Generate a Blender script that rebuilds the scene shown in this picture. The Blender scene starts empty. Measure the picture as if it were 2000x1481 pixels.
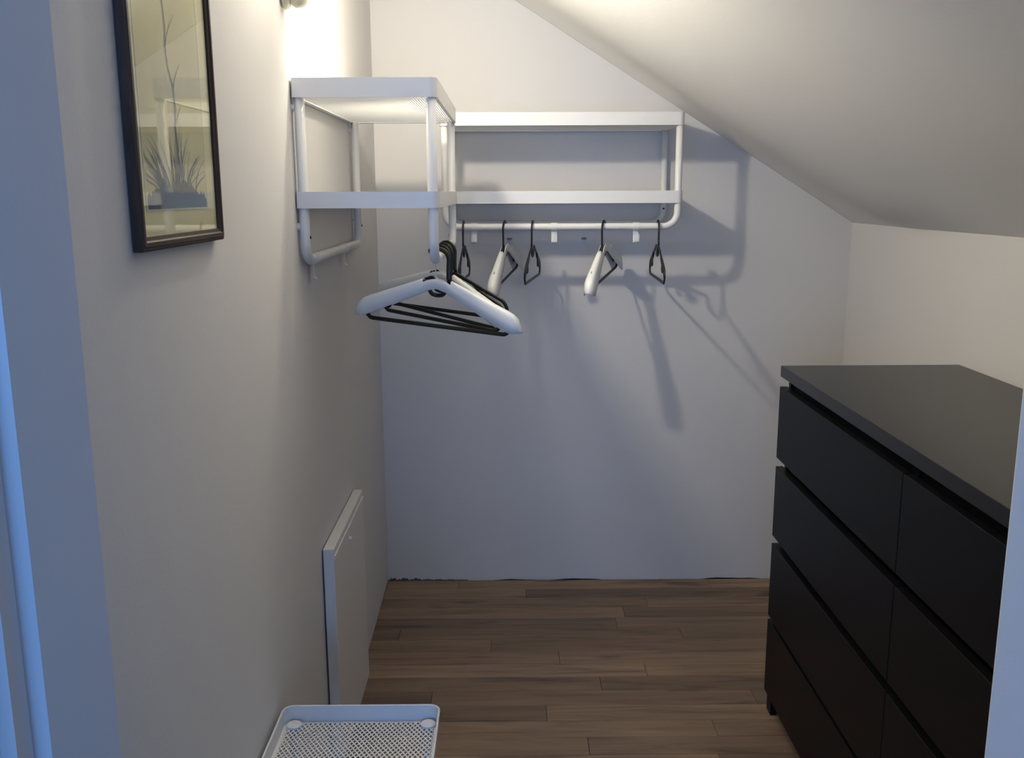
import bpy, bmesh, math, random
from mathutils import Vector, Matrix
R = random.Random(7)
SC = bpy.context.scene
COL = SC.collection

# ------------------------------------------------------------------ camera
F_PX, PITCH, YAW, ROLL, CAM_H = 1827.5, 0.1973, 0.0062, -0.0042, 1.4613
cam_d = bpy.data.cameras.new('camera')
cam_d.sensor_fit = 'HORIZONTAL'; cam_d.sensor_width = 36.0
cam_d.lens = 36.0 * F_PX / 2000.0
cam_d.clip_start = 0.02
cam = bpy.data.objects.new('camera', cam_d); COL.objects.link(cam)
_r = Vector((math.cos(YAW), -math.sin(YAW), 0))
_f = Vector((math.sin(YAW) * math.cos(PITCH), math.cos(YAW) * math.cos(PITCH), -math.sin(PITCH)))
_u = Vector((math.sin(YAW) * math.sin(PITCH), math.cos(YAW) * math.sin(PITCH), math.cos(PITCH)))
_r2 = math.cos(ROLL) * _r + math.sin(ROLL) * _u
_u2 = math.cos(ROLL) * _u - math.sin(ROLL) * _r
M = Matrix.Identity(4)
for i in range(3):
    M[i][0] = _r2[i]; M[i][1] = _u2[i]; M[i][2] = -_f[i]
M[2][3] = CAM_H
cam.matrix_world = M
SC.camera = cam

# ------------------------------------------------------------------ world, daylight, exposure
w = bpy.data.worlds.new('world'); SC.world = w; w.use_nodes = True
w.node_tree.nodes['Background'].inputs[0].default_value = (0.20, 0.45, 1.0, 1)
w.node_tree.nodes['Background'].inputs[1].default_value = 0.18
wl = bpy.data.lights.new('bedroom_window_daylight', 'AREA')
wl.shape = 'RECTANGLE'; wl.size = 2.0; wl.size_y = 1.3
wl.energy = 54; wl.color = (0.21, 0.45, 1.0)
wo = bpy.data.objects.new('bedroom_window_daylight', wl); COL.objects.link(wo)
wo.location = (-0.45, -2.3, 1.25); wo.rotation_euler = (math.radians(90), 0, 0)
SC.view_settings.view_transform = 'Standard'
SC.view_settings.look = 'None'
SC.view_settings.gamma = 1.0
SC.view_settings.use_curve_mapping = False
SC.view_settings.exposure = 0.0
LAMP_POWER = 27.0
LAMP_POS = Vector((-0.300, 2.165, 1.975))

# ------------------------------------------------------------------ dimensions
XL, XR, YB = -0.4575, 1.2372, 3.3753
ZK = 1.349                                   # knee wall height
SLOPE = 0.6249                               # roof slope dz/dx
ZTOP = ZK + SLOPE * (XR - XL)
Y_IN = 1.0                                   # where the closet side wall begins
RACK_D = 0.312                               # rack depth
RACK_L = 0.78

# ------------------------------------------------------------------ materials
def new_mat(name):
    m = bpy.data.materials.new(name); m.use_nodes = True
    return m, m.node_tree, m.node_tree.nodes['Principled BSDF']

def paint(name, col, rough=0.5, var=0.04, scale=6.0, bump=0.0, bscale=250.0, spec=0.5, metallic=0.0):
    m, nt, b = new_mat(name)
    tc = nt.nodes.new('ShaderNodeTexCoord')
    n = nt.nodes.new('ShaderNodeTexNoise'); n.inputs['Scale'].default_value = scale
    n.inputs['Detail'].default_value = 4
    nt.links.new(tc.outputs['Object'], n.inputs['Vector'])
    mx = nt.nodes.new('ShaderNodeMix'); mx.data_type = 'RGBA'
    mx.inputs[6].default_value = tuple(c * (1 - var) for c in col) + (1,)
    mx.inputs[7].default_value = tuple(min(1, c * (1 + var)) for c in col) + (1,)
    nt.links.new(n.outputs['Fac'], mx.inputs[0])
    nt.links.new(mx.outputs[2], b.inputs['Base Color'])
    b.inputs['Roughness'].default_value = rough
    b.inputs['Specular IOR Level'].default_value = spec
    b.inputs['Metallic'].default_value = metallic
    if bump:
        n2 = nt.nodes.new('ShaderNodeTexNoise'); n2.inputs['Scale'].default_value = bscale
        n2.inputs['Detail'].default_value = 3
        nt.links.new(tc.outputs['Object'], n2.inputs['Vector'])
        bp = nt.nodes.new('ShaderNodeBump'); bp.inputs['Strength'].default_value = bump
        bp.inputs['Distance'].default_value = 0.002
        nt.links.new(n2.outputs['Fac'], bp.inputs['Height'])
        nt.links.new(bp.outputs['Normal'], b.inputs['Normal'])
    return m

WALL = paint('wall_paint', (0.685, 0.673, 0.665), 0.92, 0.025, 2.2, 0.12, 130, 0.2)
CEIL = paint('ceiling_paint', (0.82, 0.81, 0.795), 0.92, 0.02, 1.5, 0.2, 110, 0.2)
JAMBW = paint('jamb_white_paint', (0.88, 0.87, 0.85), 0.7, 0.015, 4, 0.15, 120, 0.3)
GLOSSW = paint('gloss_white_paint', (0.70, 0.72, 0.75), 0.32, 0.02, 9, 0.08, 60)
METALW = paint('white_powder_coat', (0.73, 0.73, 0.72), 0.38, 0.015, 20, 0.05, 400)
PLASTW = paint('white_plastic', (0.80, 0.80, 0.785), 0.36, 0.02, 14)
DARKG = paint('dark_grey', (0.24, 0.24, 0.25), 0.5, 0.05, 30)
BLACKP = paint('black_plastic', (0.010, 0.009, 0.007), 0.42, 0.25, 30)
BOLTM = paint('dark_bolt', (0.02, 0.02, 0.02), 0.5, 0.1, 80, 0, 0, 0.5, 0.6)
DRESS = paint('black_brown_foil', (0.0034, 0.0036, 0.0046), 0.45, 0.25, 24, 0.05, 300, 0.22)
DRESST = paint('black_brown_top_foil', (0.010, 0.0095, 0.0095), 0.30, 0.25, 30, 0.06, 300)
PANELW = paint('panel_white', (0.74, 0.72, 0.69), 0.55, 0.03, 5, 0.12, 90)
LAMPW = paint('lamp_cream', (0.58, 0.54, 0.42), 0.4, 0.02, 20)
PAPER = paint('print_paper', (0.86, 0.80, 0.42), 0.8, 0.05, 7, 0.05, 300)
PAPER2 = paint('print_ground', (0.72, 0.67, 0.32), 0.8, 0.14, 11, 0.05, 300)
LINEM = paint('print_line', (0.74, 0.75, 0.60), 0.8, 0.03, 20)
LEAFM = paint('print_leaf', (0.07, 0.10, 0.07), 0.8, 0.4, 60)
POTM = paint('print_base', (0.05, 0.085, 0.085), 0.8, 0.45, 70)
DIRT = paint('grime', (0.10, 0.085, 0.08), 0.95, 0.4, 60, 0.3, 200, 0.1)
GROUT = paint('subfloor', (0.05, 0.035, 0.025), 0.9, 0.2, 20)

def wood(name, c0, c1, rough, grain_axis=0, objrand=True, spec=0.4):
    m, nt, b = new_mat(name)
    L = nt.links.new
    tc = nt.nodes.new('ShaderNodeTexCoord')
    oi = nt.nodes.new('ShaderNodeObjectInfo')
    sc = nt.nodes.new('ShaderNodeVectorMath'); sc.operation = 'MULTIPLY'
    v = [26, 26, 26]; v[grain_axis] = 2.2
    sc.inputs[1].default_value = v
    L(tc.outputs['Object'], sc.inputs[0])
    off = nt.nodes.new('ShaderNodeVectorMath'); off.operation = 'SCALE'
    off.inputs[0].default_value = (37.0, 53.0, 71.0)
    L(oi.outputs['Random'], off.inputs['Scale'])
    ad = nt.nodes.new('ShaderNodeVectorMath'); ad.operation = 'ADD'
    L(sc.outputs[0], ad.inputs[0]); L(off.outputs[0], ad.inputs[1])
    n = nt.nodes.new('ShaderNodeTexNoise'); n.inputs['Scale'].default_value = 1.0
    n.inputs['Detail'].default_value = 7; n.inputs['Roughness'].default_value = 0.62
    n.inputs['Distortion'].default_value = 0.7
    L(ad.outputs[0], n.inputs['Vector'])
    cr = nt.nodes.new('ShaderNodeValToRGB')
    cr.color_ramp.elements[0].position = 0.30; cr.color_ramp.elements[0].color = tuple(c * 0.55 for c in c0) + (1,)
    e = cr.color_ramp.elements.new(0.46); e.color = c0 + (1,)
    cr.color_ramp.elements[-1].position = 0.75; cr.color_ramp.elements[-1].color = c1 + (1,)
    L(n.outputs['Fac'], cr.inputs[0])
    # sparse knots
    kv = nt.nodes.new('ShaderNodeVectorMath'); kv.operation = 'MULTIPLY'
    k = [14, 14, 14]; k[grain_axis] = 3.4
    kv.inputs[1].default_value = k
    L(tc.outputs['Object'], kv.inputs[0])
    ka = nt.nodes.new('ShaderNodeVectorMath'); ka.operation = 'ADD'
    L(kv.outputs[0], ka.inputs[0]); L(off.outputs[0], ka.inputs[1])
    kn = nt.nodes.new('ShaderNodeTexNoise'); kn.inputs['Scale'].default_value = 1.0; kn.inputs['Detail'].default_value = 2
    L(ka.outputs[0], kn.inputs['Vector'])
    kr = nt.nodes.new('ShaderNodeMapRange')
    kr.inputs[1].default_value = 0.66; kr.inputs[2].default_value = 0.76
    kr.inputs[3].default_value = 1.0; kr.inputs[4].default_value = 0.5
    L(kn.outputs['Fac'], kr.inputs[0])
    mr = nt.nodes.new('ShaderNodeMapRange')
    mr.inputs[3].default_value = 0.66; mr.inputs[4].default_value = 1.26
    L(oi.outputs['Random'], mr.inputs[0])
    mu = nt.nodes.new('ShaderNodeMath'); mu.operation = 'MULTIPLY'
    L(kr.outputs[0], mu.inputs[0])
    if objrand: L(mr.outputs[0], mu.inputs[1])
    else: mu.inputs[1].default_value = 1.0
    fin = nt.nodes.new('ShaderNodeVectorMath'); fin.operation = 'SCALE'
    L(cr.outputs[0], fin.inputs[0]); L(mu.outputs[0], fin.inputs['Scale'])
    L(fin.outputs[0], b.inputs['Base Color'])
    b.inputs['Roughness'].default_value = rough
    b.inputs['Specular IOR Level'].default_value = spec
    bp = nt.nodes.new('ShaderNodeBump'); bp.inputs['Strength'].default_value = 0.12; bp.inputs['Distance'].default_value = 0.001
    L(n.outputs['Fac'], bp.inputs['Height']); L(bp.outputs['Normal'], b.inputs['Normal'])
    return m
PLANK = wood('floor_wood', (0.235, 0.155, 0.098), (0.335, 0.232, 0.152), 0.5, 0)
FRAMEW = wood('frame_wood', (0.055, 0.036, 0.028), (0.135, 0.096, 0.076), 0.6, 2, False, 0.2)
FRAMEWH = wood('frame_wood_cross', (0.055, 0.036, 0.028), (0.135, 0.096, 0.076), 0.6, 1, False, 0.2)

def glass_mat():
    m = bpy.data.materials.new('picture_glass'); m.use_nodes = True
    nt = m.node_tree; nt.nodes.clear()
    o = nt.nodes.new('ShaderNodeOutputMaterial'); mx = nt.nodes.new('ShaderNodeMixShader')
    t = nt.nodes.new('ShaderNodeBsdfTransparent'); g = nt.nodes.new('ShaderNodeBsdfGlossy')
    g.inputs['Roughness'].default_value = 0.012
    fr = nt.nodes.new('ShaderNodeFresnel'); ge = nt.nodes.new('ShaderNodeNewGeometry'); im = nt.nodes.new('ShaderNodeMix')
    im.inputs[2].default_value = 1.42; im.inputs[3].default_value = 1 / 1.42
    nt.links.new(ge.outputs['Backfacing'], im.inputs[0]); nt.links.new(im.outputs[0], fr.inputs[0])
    nt.links.new(fr.outputs[0], mx.inputs[0]); nt.links.new(t.outputs[0], mx.inputs[1]); nt.links.new(g.outputs[0], mx.inputs[2])
    nt.links.new(mx.outputs[0], o.inputs[0])
    return m
GLASS = glass_mat()
def bulb_mat():
    m = bpy.data.materials.new('bulb_glow'); m.use_nodes = True
    nt = m.node_tree; b = nt.nodes['Principled BSDF']
    b.inputs['Base Color'].default_value = (0.9, 0.86, 0.75, 1)
    b.inputs['Emission Color'].default_value = (1.0, 0.84, 0.60, 1)
    b.inputs['Emission Strength'].default_value = 25
    return m
BULB = bulb_mat()

# ------------------------------------------------------------------ mesh helpers
def mesh_obj(name, verts, faces, mat, parent=None, smooth=False, bevel=0, solid=0, loc=None):
    me = bpy.data.meshes.new(name)
    me.from_pydata([tuple(v) for v in verts], [], faces)
    bm = bmesh.new(); bm.from_mesh(me)
    bmesh.ops.recalc_face_normals(bm, faces=bm.faces)
    bm.to_mesh(me); bm.free()
    if mat: me.materials.append(mat)
    if smooth:
        for p in me.polygons: p.use_smooth = True
    o = bpy.data.objects.new(name, me); COL.objects.link(o)
    if parent: o.parent = parent
    if loc is not None: o.location = loc
    if solid:
        md = o.modifiers.new('solid', 'SOLIDIFY'); md.thickness = solid; md.offset = -1
    if bevel:
        md = o.modifiers.new('bevel', 'BEVEL'); md.width = bevel; md.segments = 2; md.limit_method = 'ANGLE'
    return o

def box_vf(x0, x1, y0, y1, z0, z1):
    v = [(x0, y0, z0), (x1, y0, z0), (x1, y1, z0), (x0, y1, z0), (x0, y0, z1), (x1, y0, z1), (x1, y1, z1), (x0, y1, z1)]
    f = [(3, 2, 1, 0), (4, 5, 6, 7), (0, 1, 5, 4), (1, 2, 6, 5), (2, 3, 7, 6), (3, 0, 4, 7)]
    return v, f

def box(name, x0, x1, y0, y1, z0, z1, mat, parent=None, bevel=0):
    v, f = box_vf(x0, x1, y0, y1, z0, z1)
    return mesh_obj(name, v, f, mat, parent, bevel=bevel)

class MB:
    def __init__(s): s.v = []; s.f = []
    def add(s, v, f):
        n = len(s.v); s.v += [tuple(q) for q in v]; s.f += [tuple(i + n for i in q) for q in f]
        return s
    def box(s, *a): return s.add(*box_vf(*a))
    def build(s, name, mat, parent=None, **k): return mesh_obj(name, s.v, s.f, mat, parent, **k)

def prism_vf(poly, z0, z1):
    n = len(poly)
    v = [(x, y, z0) for x, y in poly] + [(x, y, z1) for x, y in poly]
    f = [tuple(range(n - 1, -1, -1)), tuple(range(n, 2 * n))]
    f += [(i, (i + 1) % n, n + (i + 1) % n, n + i) for i in range(n)]
    return v, f

def fillet(pts, rad, seg=8):
    """round the inner corners of a 3D polyline"""
    pts = [Vector(p) for p in pts]; out = [pts[0]]
    for i in range(1, len(pts) - 1):
        a, b, c = pts[i - 1], pts[i], pts[i + 1]
        r = rad[i - 1] if isinstance(rad, (list, tuple)) else rad
        d0 = (a - b).normalized(); d1 = (c - b).normalized()
        ang = d0.angle(d1)
        if r <= 0 or ang > 3.1: out.append(b); continue
        t = min(r / math.tan(ang / 2), (a - b).length * 0.49, (c - b).length * 0.49)
        r = t * math.tan(ang / 2)
        ctr = b + (d0 + d1).normalized() * (r / math.sin(ang / 2))
        s = b + d0 * t - ctr; e = b + d1 * t - ctr
        tot = s.angle(e); ax = s.cross(e).normalized()
        for k in range(seg + 1):
            out.append(ctr + Matrix.Rotation(tot * k / seg, 3, ax) @ s)
    out.append(pts[-1])
    return out

def sweep_vf(pts, a, b=None, n=10, normal=None, cap=True):
    """sweep an ellipse (a along side, b along normal) along pts"""
    b = b or a
    pts = [Vector(p) for p in pts]; m = len(pts); v = []; f = []
    up = Vector(normal).normalized() if normal is not None else None
    prev = None
    for i, p in enumerate(pts):
        t = (pts[min(i + 1, m - 1)] - pts[max(i - 1, 0)]).normalized()
        if up is not None: nn = up
        else:
            if prev is None: prev = Vector((0, 0, 1)) if abs(t.z) < 0.9 else Vector((1, 0, 0))
            nn = (prev - t * prev.dot(t)).normalized(); prev = nn
        sd = t.cross(nn).normalized()
        for k in range(n):
            th = 2 * math.pi * (k + 0.5) / n
            v.append(p + sd * (a * math.cos(th)) + nn * (b * math.sin(th)))
    for i in range(m - 1):
        for k in range(n):
            f.append((i * n + k, i * n + (k + 1) % n, (i + 1) * n + (k + 1) % n, (i + 1) * n + k))
    if cap:
        f.append(tuple(range(n - 1, -1, -1))); f.append(tuple(range((m - 1) * n, m * n)))
    return v, f

def tube(name, pts, r, mat, parent=None, n=14):
    v, f = sweep_vf(pts, r, n=n)
    return mesh_obj(name, v, f, mat, parent, smooth=True)

def lathe_vf(prof, n=24, axis='Z', loc=(0, 0, 0)):
    v = []; f = []; m = len(prof)
    for i in range(n):
        a = 2 * math.pi * i / n
        for r, h in prof:
            q = (r * math.cos(a), r * math.sin(a), h)
            if axis == 'X': q = (q[2], q[0], q[1])
            if axis == 'Y': q = (q[1], q[2], q[0])
            v.append((q[0] + loc[0], q[1] + loc[1], q[2] + loc[2]))
    for i in range(n):
        j = (i + 1) % n
        for k in range(m - 1):
            f.append((i * m + k, j * m + k, j * m + k + 1, i * m + k + 1))
    f.append(tuple(i * m for i in range(n))[::-1]); f.append(tuple(i * m + m - 1 for i in range(n)))
    return v, f

def empty(name, loc=(0, 0, 0), rz=0):
    o = bpy.data.objects.new(name, None); COL.objects.link(o)
    o.empty_display_size = 0.05; o.location = loc; o.rotation_euler = (0, 0, rz)
    return o
def tag(o, label=None, cat=None, group=None, kind=None):
    if label: o['label'] = label
    if cat: o['category'] = cat
    if group: o['group'] = group
    if kind: o['kind'] = kind
    return o
def struct(o, label, cat): return tag(o, label, cat, kind='structure')

# ------------------------------------------------------------------ the setting
# floor: sub-floor slab with individual strips
FX0, FX1, FY0 = -1.3, 1.4, -0.30
floor = box('floor', FX0 - 0.1, FX1 + 0.1, FY0 - 0.2, YB + 0.1, -0.06, -0.011, GROUT)
struct(floor, 'brown wood-strip floor with boards running across the closet', 'floor')
ROWW = 0.0814
JOINT = {0: 894, 2: 1261, 4: 1201, 5: 777, 6: 956, 7: 1089, 8: 1258, 9: 1170, 10: 839, 11: 1064, 12: 1393, 13: 1146}
plank_mesh = {}
def plank_me(length, width):
    key = (round(length, 3), round(width, 4))
    if key in plank_mesh: return plank_mesh[key]
    g = 0.0005; c = 0.0009
    x, y = length / 2 - g, width / 2 - g
    v = [(-x, -y, -0.010), (x, -y, -0.010), (x, y, -0.010), (-x, y, -0.010),
         (-x, -y, -c), (x, -y, -c), (x, y, -c), (-x, y, -c),
         (-x + c, -y + c, 0), (x - c, -y + c, 0), (x - c, y - c, 0), (-x + c, y - c, 0)]
    f = [(0, 1, 5, 4), (1, 2, 6, 5), (2, 3, 7, 6), (3, 0, 4, 7), (4, 5, 9, 8), (5, 6, 10, 9), (6, 7, 11, 10), (7, 4, 8, 11), (8, 9, 10, 11)]
    me = bpy.data.meshes.new('plank'); me.from_pydata(v, [], f); me.materials.append(PLANK)
    plank_mesh[key] = me
    return me
row = 0
y1 = YB - 0.004
while y1 > FY0:
    y0 = y1 - ROWW
    yc = (y0 + y1) / 2
    xa, xb = (XL + 0.002, XR) if y0 > 0.62 else (FX0, FX1)
    d = 0.98 * yc + 0.2863
    if row in JOINT: ph = ((JOINT[row] - 1000) / F_PX + YAW) * d
    else: ph = R.uniform(0, 0.95)
    PL = 0.95
    xs = [xa]
    k = math.ceil((xa + 0.06 - ph) / PL)
    while ph + k * PL < xb - 0.06:
        xs.append(ph + k * PL); k += 1
    xs.append(xb)
    for i in range(len(xs) - 1):
        me = plank_me(xs[i + 1] - xs[i], ROWW)
        o = bpy.data.objects.new('plank', me); COL.objects.link(o)
        o.parent = floor; o.location = ((xs[i] + xs[i + 1]) / 2, yc, R.uniform(-0.0002, 0.0002))
    y1 = y0; row += 1

# back wall with a slightly uneven bottom edge where the plaster meets the floor
def wall_back():
    n = 60; m = MB()
    top = []; bot = []
    for i in range(n + 1):
        x = XL - 0.02 + (XR - XL + 0.14) * i / n
        z = 0.0 + 0.0035 * math.sin(x * 9.0) + 0.0025 * math.sin(x * 23 + 1) + 0.002 * R.uniform(-1, 1)
        bot.append((x, max(z - 0.002, -0.008)))
        zc = ZK + SLOPE * (XR - x) + 0.03
        top.append((x, min(zc, ZTOP + 0.06)))
    for (yy) in (YB, YB + 0.1):
        for x, z in bot: m.v.append((x, yy, z))
        for x, z in top: m.v.append((x, yy, z))
    N = n + 1; h = 2 * N
    for i in range(n):
        m.f.append((i, i + 1, N + i + 1, N + i))
        m.f.append((h + i + 1, h + i, h + N + i, h + N + i + 1))
        m.f.append((i + 1, i, h + i, h + i + 1))
        m.f.append((N + i, N + i + 1, h + N + i + 1, h + N + i))
    m.f.append((0, N, h + N, h)); m.f.append((n, h + n, h + N + n, N + n))
    return m.build('wall_back', WALL)
struct(wall_back(), 'white plastered end wall under the sloped ceiling', 'wall')

# a line of grime where the end wall meets the floor in the left corner
gm = MB(); NG = 90
for i in range(NG + 1):
    x = XL + 0.008 + 0.30 * i / NG
    env = (1 - (i / NG) ** 2) * (1.0 if i < 36 else 0.55)
    h = 0.001 + env * max(0.0, 0.0055 + 0.0030 * math.sin(i * 0.47) + 0.0020 * math.sin(i * 1.31 + 1) + R.uniform(-0.0012, 0.0012))
    gm.v += [(x, YB - 0.0026, -0.003), (x, YB - 0.0006, h), (x, YB + 0.004, h), (x, YB + 0.004, -0.003)]
for i in range(NG):
    for k in range(4):
        a, b = 4 * i + k, 4 * i + (k + 1) % 4
        gm.f.append((a, b, b + 4, a + 4))
gr = gm.build('grime_line', DIRT); tag(gr, 'dark grime along the floor in the far left corner', 'grime', kind='stuff')

# left wall, gently uneven plaster
def wall_left():
    ny, nz = 60, 50; m = MB()
    def dx(y, z):
        e = min(1, (YB - y) / 0.15, (y - Y_IN) / 0.05)
        return 0.0016 * e * (math.sin(y * 5.1 + z * 1.7) + math.sin(z * 4.3 - y * 2.0 + 1.0))
    for s in (0, 1):
        for j in range(nz + 1):
            for i in range(ny + 1):
                y = Y_IN + (YB + 0.02 - Y_IN) * i / ny; z = -0.01 + (ZTOP + 0.06) * j / nz
                m.v.append((XL + (dx(y, z) if s == 0 else -0.12), y, z))
    W = ny + 1; H = W * (nz + 1)
    for j in range(nz):
        for i in range(ny):
            a = j * W + i
            m.f.append((a, a + 1, a + W + 1, a + W)); m.f.append((H + a + 1, H + a, H + a + W, H + a + W + 1))
    for j in range(nz):
        for i in (0, ny):
            a = j * W + i; m.f.append((a, a + W, H + a + W, H + a))
    for i in range(ny):
        for j in (0, nz):
            a = j * W + i; m.f.append((a, a + 1, H + a + 1, H + a))
    return m.build('wall_left', WALL, smooth=False)
struct(wall_left(), 'long white side wall carrying the picture and the near rack', 'wall')

o = box('wall_right', XR, XR + 0.1, 0.60, YB + 0.02, -0.01, ZK + 0.02, WALL)
struct(o, 'low white knee wall behind the black dresser', 'wall')

# sloped ceiling with uneven waves, shaped to give it light and dark bands
def ceiling():
    nx, ny = 24, 110; m = MB(); ya, yb = -0.3, YB + 0.02
    knots = [(-0.3, 0), (1.0, 0), (1.42, -0.008), (1.85, 0.004), (2.22, 0.006), (2.80, -0.030), (3.26, 0.001), (3.4, 0.002)]
    def off(y):
        for (a, p), (b, q) in zip(knots, knots[1:]):
            if a <= y <= b:
                t = (y - a) / (b - a); t = t * t * (3 - 2 * t)
                return p + (q - p) * t
        return 0
    for s in (0, 1):
        for j in range(ny + 1):
            y = ya + (yb - ya) * j / ny
            for i in range(nx + 1):
                x = XL - 0.05 + (XR + 0.08 - XL + 0.05) * i / nx
                z = ZK + SLOPE * (XR - x)
                e = max(0, min(1, (XR - x) / 0.12))
                m.v.append((x, y, z + (off(y) * e if s == 0 else 0.1)))
    W = nx + 1; H = W * (ny + 1)
    for j in range(ny):
        for i in range(nx):
            a = j * W + i
            m.f.append((a, a + W, a + W + 1, a + 1)); m.f.append((H + a, H + a + 1, H + a + W + 1, H + a + W))
    for j in range(ny):
        for i in (0, nx):
            a = j * W + i; m.f.append((a, a + W, H + a + W, H + a))
    for i in range(nx):
        for j in (0, ny):
            a = j * W + i; m.f.append((a, a + 1, H + a + 1, H + a))
    return m.build('ceiling', CEIL, smooth=True)
struct(ceiling(), 'white sloped attic ceiling falling to the knee wall', 'ceiling')

# splayed reveal and stepped jamb at the closet entrance, left
poly = [(XL, Y_IN), (-0.4878, 0.9067), (-0.56, 0.9067), (-0.75, 0.9067), (-0.75, Y_IN + 0.0), (XL - 0.12, Y_IN)]
v, f = prism_vf(poly, -0.01, ZTOP + 0.05)
o = mesh_obj('wall_reveal', v, f, WALL); struct(o, 'plain splayed reveal at the closet entrance beside the picture', 'wall')
P = [(-0.4879, 0.9063), (-0.5012, 0.9042), (-0.5027, 0.9028), (-0.5042, 0.8990), (-0.5022, 0.8960), (-0.5033, 0.8685),
     (-0.5180, 0.8662), (-0.5200, 0.8640), (-0.5230, 0.79), (-0.75, 0.79), (-0.75, 0.9063)]
v, f = prism_vf(P, 0.001, ZTOP + 0.05)
o = mesh_obj('trim_1', v, f, GLOSSW); struct(o, 'stepped gloss-painted door jamb at the left edge', 'trim')
o = box('wall_front_left', -1.3, -0.7505, 0.79, 1.0, -0.01, ZTOP + 0.05, WALL); struct(o, 'bedroom side of the wall left of the entrance', 'wall')
# right-hand wall end
XJ, YJ = 0.4145, 0.735
v, f = prism_vf([(XJ, YJ), (XJ + 0.032, 0.56), (1.40, 0.56), (1.40, YJ)], -0.01, 1.92)
o = mesh_obj('wall_front_right', v, f, JAMBW, bevel=0.004); struct(o, 'white wall end of the entrance in front of the dresser', 'wall')

# ------------------------------------------------------------------ dresser
DX, DY1 = 0.7398, 2.4731
DW = 1.60; DY0 = DY1 - DW; DD = 0.482
dr = empty('chest_of_drawers', (DX, DY0, 0))
tag(dr, 'wide glossy black-brown dresser with eight handleless drawers along the knee wall', 'dresser')
def dbox(name, x0, x1, y0, y1, z0, z1, mat=DRESS, bevel=0.0012, parent=None):
    return box(name, x0, x1, y0, y1, z0, z1, mat, parent or dr, bevel)
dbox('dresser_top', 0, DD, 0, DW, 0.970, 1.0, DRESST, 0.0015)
for y in (0.0, DW - 0.018):
    dbox('side_panel', 0.024, DD, y, y + 0.018, 0.0, 0.9695)
dbox('back_panel', DD - 0.008, DD - 0.002, 0.0185, DW - 0.0185, 0.03, 0.969)
dbox('centre_panel', 0.026, DD - 0.009, DW / 2 - 0.009, DW / 2 + 0.009, 0.03, 0.969)
dbox('plinth', 0.045, 0.063, 0.0185, DW - 0.0185, 0.0, 0.05)
for z in (0.958, 0.731, 0.507, 0.274):
    dbox('cross_rail', 0.030, 0.048, 0.0185, DW - 0.0185, z - 0.022, z + 0.011)
for (z0, z1) in ((0.744, 0.943), (0.519, 0.719), (0.281, 0.496), (0.050, 0.268)):
    for (a, b) in ((0.001, DW / 2 - 0.0012), (DW / 2 + 0.0012, DW - 0.001)):
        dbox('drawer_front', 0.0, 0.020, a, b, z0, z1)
for y in (0.02, DW - 0.06):
    dbox('foot', 0.004, 0.023, y, y + 0.04, 0.0, 0.0495)

# ------------------------------------------------------------------ mesh tray used by racks and by the stand
def rounded_rect(x0, x1, y0, y1, rads, seg=7):
    """rads: corner radius at (x0,y0),(x1,y0),(x1,y1),(x0,y1)"""
    out = []
    cs = [(x0, y0, 180), (x1, y0, 270), (x1, y1, 0), (x0, y1, 90)]
    sg = [(1, 1), (-1, 1), (-1, -1), (1, -1)]
    for (cx, cy, a0), (sx, sy), r in zip(cs, sg, rads):
        for k in range(seg + 1):
            a = math.radians(a0 + 90 * k / seg)
            out.append((cx + sx * r + r * math.cos(a), cy + sy * r + r * math.sin(a)))
    return out

def rim_part(parent, x0, x1, y0, y1, z0, z1, rads, t=0.0016, roll=0.0, name='tray_rim'):
    o_ = rounded_rect(x0, x1, y0, y1, rads); n = len(o_)
    i_ = rounded_rect(x0 + t, x1 - t, y0 + t, y1 - t, [max(r - t, 0.001) for r in rads])
    v = [(x, y, z0) for x, y in o_] + [(x, y, z1) for x, y in o_] + [(x, y, z0) for x, y in i_] + [(x, y, z1) for x, y in i_]
    f = []
    for k in range(n):
        j = (k + 1) % n
        f += [(k, j, n + j, n + k), (2 * n + j, 2 * n + k, 3 * n + k, 3 * n + j), (n + k, n + j, 3 * n + j, 3 * n + k), (j, k, 2 * n + k, 2 * n + j)]
    m = MB().add(v, f)
    # folded lower flange that carries the mesh
    fl = 0.010
    q_ = rounded_rect(x0 + fl, x1 - fl, y0 + fl, y1 - fl, [max(r - fl, 0.001) for r in rads])
    zb = z0 + 0.0004; zt = z0 + 0.0020
    v = [(x, y, zb) for x, y in i_] + [(x, y, zb) for x, y in q_] + [(x, y, zt) for x, y in i_] + [(x, y, zt) for x, y in q_]
    f = []
    for k in range(n):
        j = (k + 1) % n
        f += [(j, k, n + k, n + j), (2 * n + k, 2 * n + j, 3 * n + j, 3 * n + k), (n + k, 3 * n + k, 3 * n + j, n + j)]
    m.add(v, f)
    if roll:
        pts = [Vector((x, y, z1)) for x, y in o_]; pts.append(pts[0]); pts.append(pts[1])
        m.add(*sweep_vf(pts, roll, n=8, cap=False))
    return m.build(name, METALW, parent, smooth=False)

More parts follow.
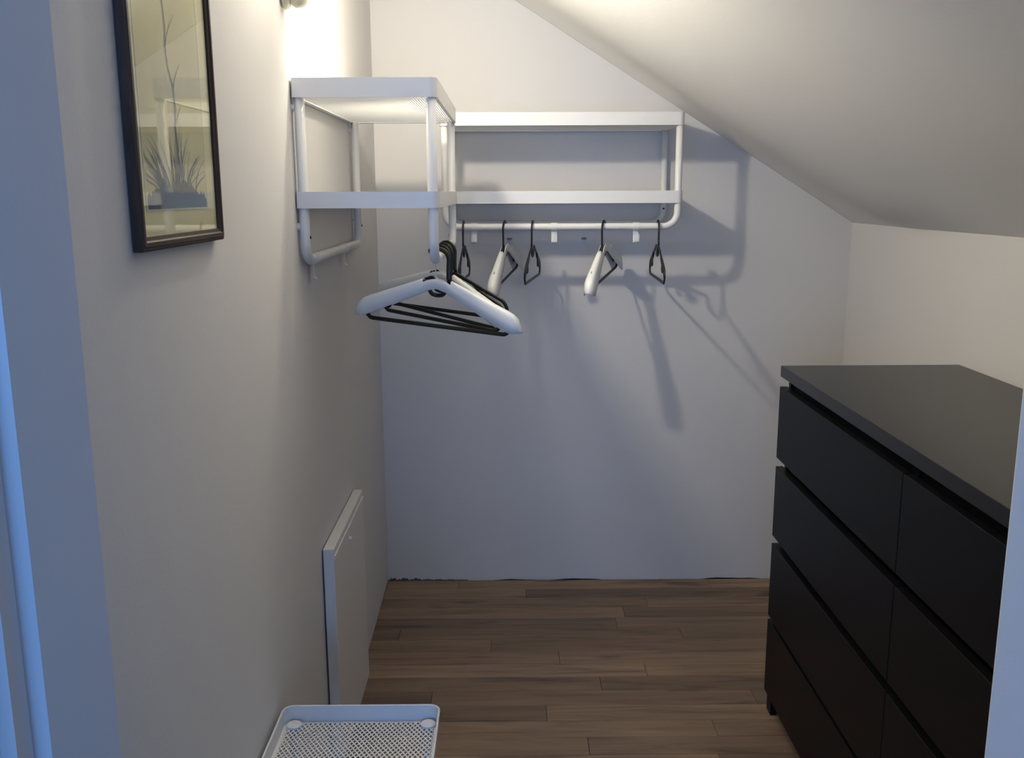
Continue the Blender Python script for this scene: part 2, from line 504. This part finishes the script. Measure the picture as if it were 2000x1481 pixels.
def mesh_part(parent, x0, x1, y0, y1, z, px, py, wd=0.0019, th=0.0010, name='wire_mesh'):
    """expanded-metal diamonds: strands in two diagonal directions, clipped to the rectangle"""
    m = MB()
    s = py / px
    for sgn, dz in ((1, 0.0), (-1, 0.0004)):
        # lines y = sgn*s*(x-x0) + c
        span = s * (x1 - x0)
        c = (y0 - span if sgn > 0 else y0)
        c = math.floor(c / py) * py
        while c < (y1 if sgn > 0 else y1 + span):
            pts = []
            for x in (x0, x1):
                y = sgn * s * (x - x0) + c
                if y0 <= y <= y1: pts.append((x, y))
            for y in (y0, y1):
                x = x0 + (y - c) * sgn / s
                if x0 < x < x1: pts.append((x, y))
            if len(pts) >= 2:
                (xa, ya), (xb, yb) = pts[0], pts[1]
                L_ = math.hypot(xb - xa, yb - ya)
                if L_ > 0.004:
                    nx, ny = -(yb - ya) / L_ * wd / 2, (xb - xa) / L_ * wd / 2
                    za, zb = z + dz, z + dz + th
                    v = [(xa + nx, ya + ny, za), (xa - nx, ya - ny, za), (xb - nx, yb - ny, za), (xb + nx, yb + ny, za),
                         (xa + nx, ya + ny, zb), (xa - nx, ya - ny, zb), (xb - nx, yb - ny, zb), (xb + nx, yb + ny, zb)]
                    m.add(v, [(0, 1, 2, 3), (7, 6, 5, 4), (0, 3, 7, 4), (1, 5, 6, 2)])
            c += py
    o = m.build(name, METALW, parent)
    tag(o, kind='stuff')
    return o

# ------------------------------------------------------------------ wall rack
# local frame: length along +X (0..L), wall at Y = 0, front at Y = -D
TR = 0.01125
def j_hook(parent, x, y, z, sgn, mat=METALW, w_=0.020):
    """clip ring on the rail with a flat strip curling down and forward (sgn = direction of the lip along Y)"""
    ring = MB().add(*lathe_vf([(TR + 0.0002, -w_ / 2), (TR + 0.0018, -w_ / 2), (TR + 0.0018, w_ / 2), (TR + 0.0002, w_ / 2)], 18, 'X', (x, y, z)))
    pts = [(x, y - sgn * 0.001, z - TR - 0.001), (x, y - sgn * 0.004, z - 0.030), (x, y + sgn * 0.004, z - 0.053), (x, y + sgn * 0.018, z - 0.050), (x, y + sgn * 0.021, z - 0.024)]
    pts = fillet(pts, 0.007, 4)
    ring.add(*sweep_vf(pts, 0.0011, w_ / 2 * 0.95, n=8, normal=(1, 0, 0)))
    return ring.build('hook', mat, parent)

def make_rack(name, loc, rz, zt, zl, zr, ht, hl, label, front_hooks, back_hooks, group='white metal wall racks'):
    rk = empty(name, loc, rz); tag(rk, label, 'wall rack', group)
    L_, D = RACK_L, RACK_D
    for (ztop, h) in ((zt, ht), (zl, hl)):
        tr = rim_part(rk, 0, L_, -D, -0.002, ztop - h, ztop, (0.017, 0.017, 0.003, 0.003))
        mesh_part(tr, 0.010, L_ - 0.010, -D + 0.010, -0.012, ztop - h + 0.0022, 0.0075, 0.0115, 0.0027)
    fy = -D + 0.0145; by = -0.0150
    for nm, yy in (('front_tube', fy), ('back_tube', by)):
        x0, x1 = 0.0145, L_ - 0.0145
        top = zt - 0.006
        pts = fillet([(x0, yy, top), (x0, yy, zr), (x1, yy, zr), (x1, yy, top)], 0.045, 9)
        tube(nm, pts, TR, METALW, rk, 16)
    for x in (0.0145, L_ - 0.0145):
        for z in (zl - 0.075, zt - 0.06):
            v, f = lathe_vf([(0.008, -0.006), (0.008, 0.004)], 14, 'Y', (x, 0.0005, z))
            mesh_obj('wall_stud', v, f, METALW, rk, smooth=False)
    for x, sx in ((0.0145, 1), (L_ - 0.0145, -1)):
        for yy in (fy, by):
            zz = zr + (0.052 if yy == by else 0.022)
            v, f = lathe_vf([(0.0035, 0.0), (0.0035, 0.0022)], 12, 'Y', (x, yy - TR - 0.0012 if yy == by else yy + TR - 0.001, zz))
            mesh_obj('bolt', v, f, BOLTM, rk)
    for x in front_hooks: j_hook(rk, x, fy, zr, -1)
    for x in back_hooks:
        m = MB().add(*lathe_vf([(TR + 0.0002, -0.004), (TR + 0.0016, -0.004), (TR + 0.0016, 0.004), (TR + 0.0002, 0.004)], 16, 'X', (x, by, zr)))
        m.add(*sweep_vf([(x, by - 0.002, zr - TR), (x, by - 0.004, zr - 0.049)], 0.0010, n=6))
        hk = m.build('hook', METALW, rk)
        v, f = lathe_vf([(0.003, -0.005), (0.0095, -0.003), (0.0095, 0.001), (0.004, 0.003)], 14, 'Z', (x, by - 0.006, zr - 0.051))
        mesh_obj('hook_disc', v, f, DARKG, hk, smooth=False)  # dark grey disc at the foot of each back-rail hook
    return rk

BX1 = 0.572
BZ = dict(zt=1.7085, zl=1.4643, zr=1.350, ht=0.0405, hl=0.0395)
back_rack = make_rack('wall_rack', (BX1 - RACK_L, YB - 0.001, 0), 0, label='white two-tier metal coat rack on the end wall above five hangers',
                      front_hooks=[0.106, 0.366, 0.632], back_hooks=[0.222, 0.486], **BZ)
LY0 = 2.072
LZ = dict(zt=1.7012, zl=1.4634, zr=1.313, ht=0.0405, hl=0.0355)
# rotated so that its wall side faces -X: local +X -> world -Y ... length runs towards the camera
left_rack = make_rack('wall_rack', (XL + 0.0015, LY0, 0), math.radians(90), label='white two-tier metal rack on the left wall with a cluster of hangers',
                      front_hooks=[], back_hooks=[], **LZ)
# back-rail hooks of the left rack are the same flat J strips, seen edge-on
for x, hy in ((0.10, -0.0150), (0.52, -0.0150), (0.075, -RACK_D + 0.0145)):
    zz = LZ['zr'] - TR
    hk = MB().add(*lathe_vf([(TR + 0.0002, -0.010), (TR + 0.0016, -0.010), (TR + 0.0016, 0.010), (TR + 0.0002, 0.010)], 18, 'X', (x, hy, LZ['zr'])))
    hk.add(*sweep_vf(fillet([(x, hy + 0.002, zz), (x, hy + 0.0015, zz - 0.030), (x, hy - 0.004, zz - 0.036)], 0.004, 3), 0.0011, 0.0095, n=8, normal=(1, 0, 0)))
    hk.build('hook', METALW, left_rack)

# ------------------------------------------------------------------ hangers
# local frame: rail centre at origin, hanger in the XZ plane, +X is the "right" arm
HA, HB = 0.0052, 0.0030
def arc2(cx, cz, r, a0, a1, n):
    return [(cx + r * math.cos(math.radians(a0 + (a1 - a0) * k / n)), 0, cz + r * math.sin(math.radians(a0 + (a1 - a0) * k / n))) for k in range(n + 1)]
ZA = -0.058      # start of the arms
ZB = -0.168      # bottom bar
HW = 0.198       # half width
def hanger_meshes():
    hr = 0.0270
    zc = -(hr - TR - HA - 0.0002)
    hook = arc2(0, zc, hr, 150, 0, 18) + [(hr, 0, -0.03), (hr + 0.001, 0, -0.050), (hr + 0.004, 0, ZA - 0.003)]
    nrm = (0, 1, 0)
    hm = sweep_vf(hook, HA * 1.1, HB * 1.05, 10, nrm)
    body = MB()
    # closed outline: dip - right arm - shoulder - bar - shoulder - left arm
    half = [(0, 0, ZA - 0.036), (0.017, 0, ZA - 0.034), (0.026, 0, ZA - 0.004), (HW - 0.012, 0, ZA - 0.066), (HW + 0.002, 0, ZA - 0.090), (HW - 0.018, 0, ZB), (0, 0, ZB)]
    left = [(-x, y, z) for x, y, z in half]
    path = half[:-1] + left[::-1][1:]
    path = fillet(path, [0.014, 0.006, 0.030, 0.022, 0.016, 0.016, 0.022, 0.030, 0.006, 0.014], 7)
    body.add(*sweep_vf(path, HA, HB, 10, nrm))
    sub = []
    for s in (1, -1):
        # inner strut under the arm
        st = [(s * 0.088, 0, ZA - 0.029), (s * 0.110, 0, ZA - 0.047), (s * (HW - 0.026), 0, ZA - 0.076), (s * (HW - 0.006), 0, ZA - 0.094)]
        body.add(*sweep_vf(fillet(st, 0.012, 4), HA * 0.85, HB, 8, nrm))
        nt = [(s * 0.128, 0, ZA - 0.050), (s * 0.126, 0, ZA - 0.076), (s * 0.140, 0, ZA - 0.080), (s * 0.146, 0, ZA - 0.071)]
        sub.append(sweep_vf(fillet(nt, 0.006, 5), HA * 0.75, HB, 8, nrm))
    def me(name, vf, mat):
        o = mesh_obj(name, vf[0], vf[1], mat, smooth=True); m = o.data
        bpy.data.objects.remove(o); return m
    return me('hanger_hook', hm, BLACKP), me('hanger_frame', (body.v, body.f), BLACKP), [me('strap_notch', q, BLACKP) for q in sub]
HOOK_ME, BODY_ME, NOTCH_ME = hanger_meshes()

def shaper_mesh(hw=0.221, slope=0.084, tipd=0.046, slot=0.16):
    """hollow white shoulder form that slips over the arms; open below and at the neck"""
    m = MB(); N = 36; K = 10
    rows = []
    for i in range(N + 1):
        u = -1 + 2 * i / N
        a = abs(u)
        x = u * hw
        # crest line follows the arms, tips rounded
        crest = ZA + 0.012 - 0.006 * min(1, a / 0.16) - slope * max(0, a - 0.12)
        tip = max(0, (a - 0.84) / 0.16)
        depth = 0.032 + (tipd - 0.032) * min(1, a / 0.8)
        bot = crest - depth
        crest -= 0.026 * (1 - math.sqrt(max(0, 1 - tip * tip)))
        bot += (0.012 + 0.8 * max(0, tipd - 0.046)) * tip * tip
        hb = 0.0078 + 0.0098 * min(1, max(0, a - 0.08) / 0.80)
        hb *= math.sqrt(max(0.02, 1 - 0.85 * tip ** 3))
        prof = []
        for k in range(K + 1):
            t = k / K
            th = math.pi * t
            # superellipse arch
            cx, sz = math.cos(th), math.sin(th)
            yy = hb * math.copysign(abs(cx) ** 0.6, cx)
            zz = bot + (crest - bot) * (abs(sz) ** 0.55)
            prof.append((x, yy, zz))
        rows.append(prof)
    for r in rows: m.v += r
    W = K + 1
    for i in range(N):
        u = abs(-1 + 2 * (i + 0.5) / N)
        for k in range(K):
            if u < slot and 2 <= k <= K - 3: continue      # slot for the hook
            m.f.append((i * W + k, i * W + k + 1, (i + 1) * W + k + 1, (i + 1) * W + k))
    for i in (0, N):
        m.f.append(tuple(i * W + k for k in range(W)))
    o = mesh_obj('shoulder_form', m.v, m.f, PLASTW, smooth=True)
    md = o.data; bpy.data.objects.remove(o)
    return md
SHAPER_ME = shaper_mesh()
SHAPER_B = shaper_mesh(0.229, 0.097, 0.060, 0.30)

def hanger(loc, yaw, roll, label, shaped, group, pitch=0, deep=False):
    h = empty('clothes_hanger', loc)
    h.rotation_mode = 'ZYX'
    h.rotation_euler = (math.radians(pitch), math.radians(roll), math.radians(yaw))
    h.rotation_mode = 'XYZ'
    tag(h, label, 'hanger', group)
    def part(name, me):
        o = bpy.data.objects.new(name, me); COL.objects.link(o); o.parent = h; return o
    part('hanger_hook', HOOK_ME); bd = part('hanger_frame', BODY_ME)
    for q in NOTCH_ME:
        o = bpy.data.objects.new('strap_notch', q); COL.objects.link(o); o.parent = bd
    if shaped:
        s = part('shoulder_form', SHAPER_B if deep else SHAPER_ME)
        s['label'] = 'hollow white plastic shoulder form'
        sd = s.modifiers.new('solid', 'SOLIDIFY'); sd.thickness = 0.0014; sd.offset = -1
    return h

def px_to_x(px, y, z=1.35):
    d = 0.98 * y - 0.196 * (z - CAM_H)
    return ((px - 1000) / F_PX + YAW) * d
RYB = YB - 0.001 - RACK_D + 0.0145       # Y of the back rack's front rail
for px, yaw, roll, lab, sh in (
        (907, 267, 0, 'thin black plastic hanger on the end-wall rail, leftmost, behind the hanger cluster', False),
        (987, 258, 7, 'black hanger with white shoulder form on the end-wall rail, nearer the cluster', True),
        (1042, 261, 0, 'bare black plastic hanger between the two white-shouldered ones on the end-wall rail', False),
        (1181, 251, 7, 'black hanger with white shoulder form hanging alone right of the rail middle', True),
        (1287, 268, 0, 'bare black plastic hanger at the right end of the end-wall rail', False)):
    hanger((px_to_x(px, RYB), RYB, BZ['zr']), yaw, roll, lab, sh, 'hangers on the end-wall rail', deep=True)
RXL = XL + 0.0015 + RACK_D - 0.0145      # X of the left rack's front rail
for y, yaw, roll, lab, sh in (
        (2.235, -22, 3.9, 'frontmost hanger of the cluster, wide white shoulder form over a black frame', True),
        (2.335, -37, 4.2, 'bare black hanger just behind the frontmost white-shouldered one in the cluster', False),
        (2.440, -35, 7.5, 'rear white-shouldered hanger of the cluster, mostly hidden by the front one', True),
        (2.535, -31, 3, 'bare black hanger at the back of the cluster, right arm showing past the white forms', False)):
    hanger((RXL, y, LZ['zr']), yaw, roll, lab, sh, 'hanger cluster on the left rack')

# ------------------------------------------------------------------ framed print on the left wall
FYa, FYb, FZ, FH = 1.158, 1.498, 1.390, 0.82
FWD = FYb - FYa
pic = empty('picture_frame', (XL + 0.0022, FYa, FZ))
tag(pic, 'tall dark-wood framed botanical print under glass on the left wall', 'picture')
BW, BT = 0.0175, 0.0125        # bar width, depth
def frame_bar(horizontal, at_far):
    # moulding profile: (across bar from outer edge inwards, depth)
    prof = [(0, 0), (0, BT * 0.72), (0.002, BT * 0.86), (0.005, BT * 0.86), (0.006, BT), (0.011, BT), (0.013, BT * 0.80), (BW, BT * 0.70), (BW, 0)]
    n = len(prof); v = []
    ln = FWD if horizontal else FH; oth = FH if horizontal else FWD
    for end in (0, 1):
        for a, d in prof:
            along = a if end == 0 else ln - a
            across = a if not at_far else oth - a
            v.append((d, along, across) if horizontal else (d, across, along))
    f = [tuple(range(n)), tuple(range(2 * n - 1, n - 1, -1))] + [(k, (k + 1) % n, n + (k + 1) % n, n + k) for k in range(n)]
    return mesh_obj('frame_bar', v, f, FRAMEWH if horizontal else FRAMEW, pic)
for hz in (True, False):
    for fr in (False, True): frame_bar(hz, fr)
pr = box('print_paper', 0.002, 0.005, BW - 0.003, FWD - BW + 0.003, BW - 0.003, FH - BW + 0.003, PAPER, pic)
IA0, IA1, IB0, IB1 = BW + 0.022, FWD - BW - 0.040, BW + 0.033, FH - BW - 0.035
box('print_ground', 0.0051, 0.0054, IA0, IA1, IB0, IB1, PAPER2, pr)
lm = MB()
t = 0.0016
for (a0, a1, b0, b1) in ((IA0 - t, IA1 + t, IB0 - t, IB0), (IA0 - t, IA1 + t, IB1, IB1 + t), (IA0 - t, IA0, IB0, IB1), (IA1, IA1 + t, IB0, IB1)):
    lm.box(0.0051, 0.0057, a0, a1, b0, b1)
lm.build('print_border', LINEM, pr)
def strip(m, pts, w0, w1, x):
    n = len(pts); base = len(m.v)
    for i, (a, b) in enumerate(pts):
        i0, i1 = max(i - 1, 0), min(i + 1, n - 1)
        ta, tb = pts[i1][0] - pts[i0][0], pts[i1][1] - pts[i0][1]
        l = math.hypot(ta, tb) or 1
        wd = w0 + (w1 - w0) * i / (n - 1)
        m.v += [(x, a - tb / l * wd, b + ta / l * wd), (x, a + tb / l * wd, b - ta / l * wd)]
    for i in range(n - 1):
        q = base + 2 * i; m.f.append((q, q + 1, q + 3, q + 2))
lv = MB(); ac = (IA0 + IA1) / 2; wI = IA1 - IA0
for i in range(46):
    r = R.uniform(-1, 1)
    a0 = ac + r * wI * 0.30; bend = (r * 0.55 + R.uniform(-0.25, 0.25)) * wI * 0.55
    hgt = R.uniform(0.035, 0.095) * (1.15 - 0.5 * abs(r))
    pts = [(min(max(a0 + bend * (k / 8) ** 2, IA0 + 0.003), IA1 - 0.003), IB0 + 0.018 + hgt * (k / 8) ** (0.9)) for k in range(9)]
    strip(lv, pts, R.uniform(0.0012, 0.0024), 0.0002, 0.0056 + 0.00001 * i)
stem = [(ac + 0.010 * math.sin(k * 0.55) + 0.006 * math.sin(k * 1.7) - 0.0008 * k, IB0 + 0.03 + k * 0.026) for k in range(25)]
strip(lv, stem, 0.0022, 0.0008, 0.0061)
for k in range(3, 24, 2):
    s = R.choice((-1, 1)); a, b = stem[k]; ll = R.uniform(0.02, 0.05)
    strip(lv, [(a + s * ll * q / 5, b + ll * 1.1 * (q / 5) ** 0.7) for q in range(6)], 0.0014, 0.0003, 0.0062)
lv.build('print_leaves', LEAFM, pr)
pb = MB(); pts = []
n = 40
for i in range(n + 1):
    a = IA0 + 0.004 + (wI - 0.008) * i / n
    pts.append((a, IB0 + 0.014 + 0.020 * math.sin(math.pi * i / n) + R.uniform(-0.004, 0.007)))
for a, b in pts: pb.v += [(0.0059, a, IB0 + 0.001), (0.0059, a, b)]
for i in range(n): pb.f.append((2 * i, 2 * i + 2, 2 * i + 3, 2 * i + 1))
pb.build('print_water', POTM, pr)
box('glass_pane', 0.0066, 0.0080, BW - 0.002, FWD - BW + 0.002, BW - 0.002, FH - BW + 0.002, GLASS, pic)

# ------------------------------------------------------------------ wall lamp above the left rack
LB = Vector((XL, 2.045, 1.853))
lamp = empty('wall_lamp', LB)
tag(lamp, 'small cream wall lamp at the top edge above the left rack', 'lamp')
def lpart(name, vf, mat, par=lamp, smooth=True): return mesh_obj(name, vf[0], vf[1], mat, par, smooth=smooth)
lpart('wall_plate', lathe_vf([(0.0, 0.0035), (0.024, 0.0035), (0.026, 0.006), (0.024, 0.014), (0.012, 0.020), (0.0, 0.021)], 28, 'X', (0, 0, 0.005)), LAMPW)
lpart('ball_joint', lathe_vf([(0.019 * math.sin(math.pi * k / 12), -0.019 * math.cos(math.pi * k / 12)) for k in range(13)], 24, 'Z', (0.034, 0, 0)), LAMPW)
lx, ly, lz = LAMP_POS - LB
ldir = (LAMP_POS - LB - Vector((0.034, 0, 0))).normalized()
bp_ = Vector((lx, ly, lz))
lpart('lamp_arm', sweep_vf([Vector((0.034, 0, 0)), bp_ - ldir * 0.06], 0.007, n=14), LAMPW)
def socket():
    q = ldir.to_track_quat('Z', 'Y')
    v, f = lathe_vf([(0.0, -0.085), (0.014, -0.083), (0.020, -0.066), (0.022, -0.040), (0.028, -0.030), (0.0, -0.029)], 26)
    return [bp_ + q @ Vector(p) for p in v], f
lpart('lamp_socket', socket(), LAMPW)
bl = bpy.data.lights.new('lamp_light', 'POINT'); bl.energy = LAMP_POWER; bl.color = (1.0, 0.915, 0.745); bl.shadow_soft_size = 0.026
blo = bpy.data.objects.new('lamp_light', bl); COL.objects.link(blo); blo.parent = lamp; blo.location = (lx, ly, lz)

# ------------------------------------------------------------------ white access board at the foot of the left wall
bd = empty('access_panel', (XL + 0.002, 2.187, 0))
tag(bd, 'white board standing against the foot of the left wall', 'panel')
PT, PW, PH = 0.027, 0.475, 0.597
box('panel_board', 0, PT, 0, PW, 0.0, PH, PANELW, bd, 0.0015)
box('panel_lip', PT - 0.001, PT + 0.003, 0.004, PW - 0.004, PH - 0.030, PH - 0.018, PANELW, bd, 0.001)
v, f = lathe_vf([(0.0, 0.0), (0.006, 0.0), (0.006, 0.004), (0.003, 0.008), (0.0, 0.008)], 14, 'X', (PT, 0.22, PH - 0.055))
mesh_obj('panel_catch', v, f, PANELW, bd, smooth=False)

# ------------------------------------------------------------------ mesh-topped stand in the foreground
TX0, TX1, TY0, TY1, TZ = -0.447, -0.137, 1.02, 1.712, 0.453
st = empty('mesh_stand', ((TX0 + TX1) / 2, TY0, 0))
tag(st, 'low white metal stand with a diamond-mesh tray top at the bottom edge', 'stand')
ox, oy = (TX0 + TX1) / 2, TY0
rm = rim_part(st, TX0 - ox, TX1 - ox, 0, TY1 - oy, TZ - 0.034, TZ, (0.02, 0.02, 0.02, 0.02), roll=0.0022)
mesh_part(rm, TX0 - ox + 0.010, TX1 - ox - 0.010, 0.010, TY1 - oy - 0.010, TZ - 0.031, 0.0097, 0.0150, 0.0026)
for sx in (TX0 - ox + 0.022, TX1 - ox - 0.022):
    for sy in (0.022, TY1 - oy - 0.022):
        lg = tube('leg', [(sx, sy, 0.0), (sx, sy, TZ - 0.033)], 0.0105, METALW, st)
        v, f = lathe_vf([(0.0, TZ - 0.032), (0.0150, TZ - 0.032), (0.0150, TZ - 0.0265), (0.012, TZ - 0.0245), (0.0, TZ - 0.024)], 22, 'Z', (sx, sy, 0))
        mesh_obj('leg_cap', v, f, METALW, lg, smooth=False)
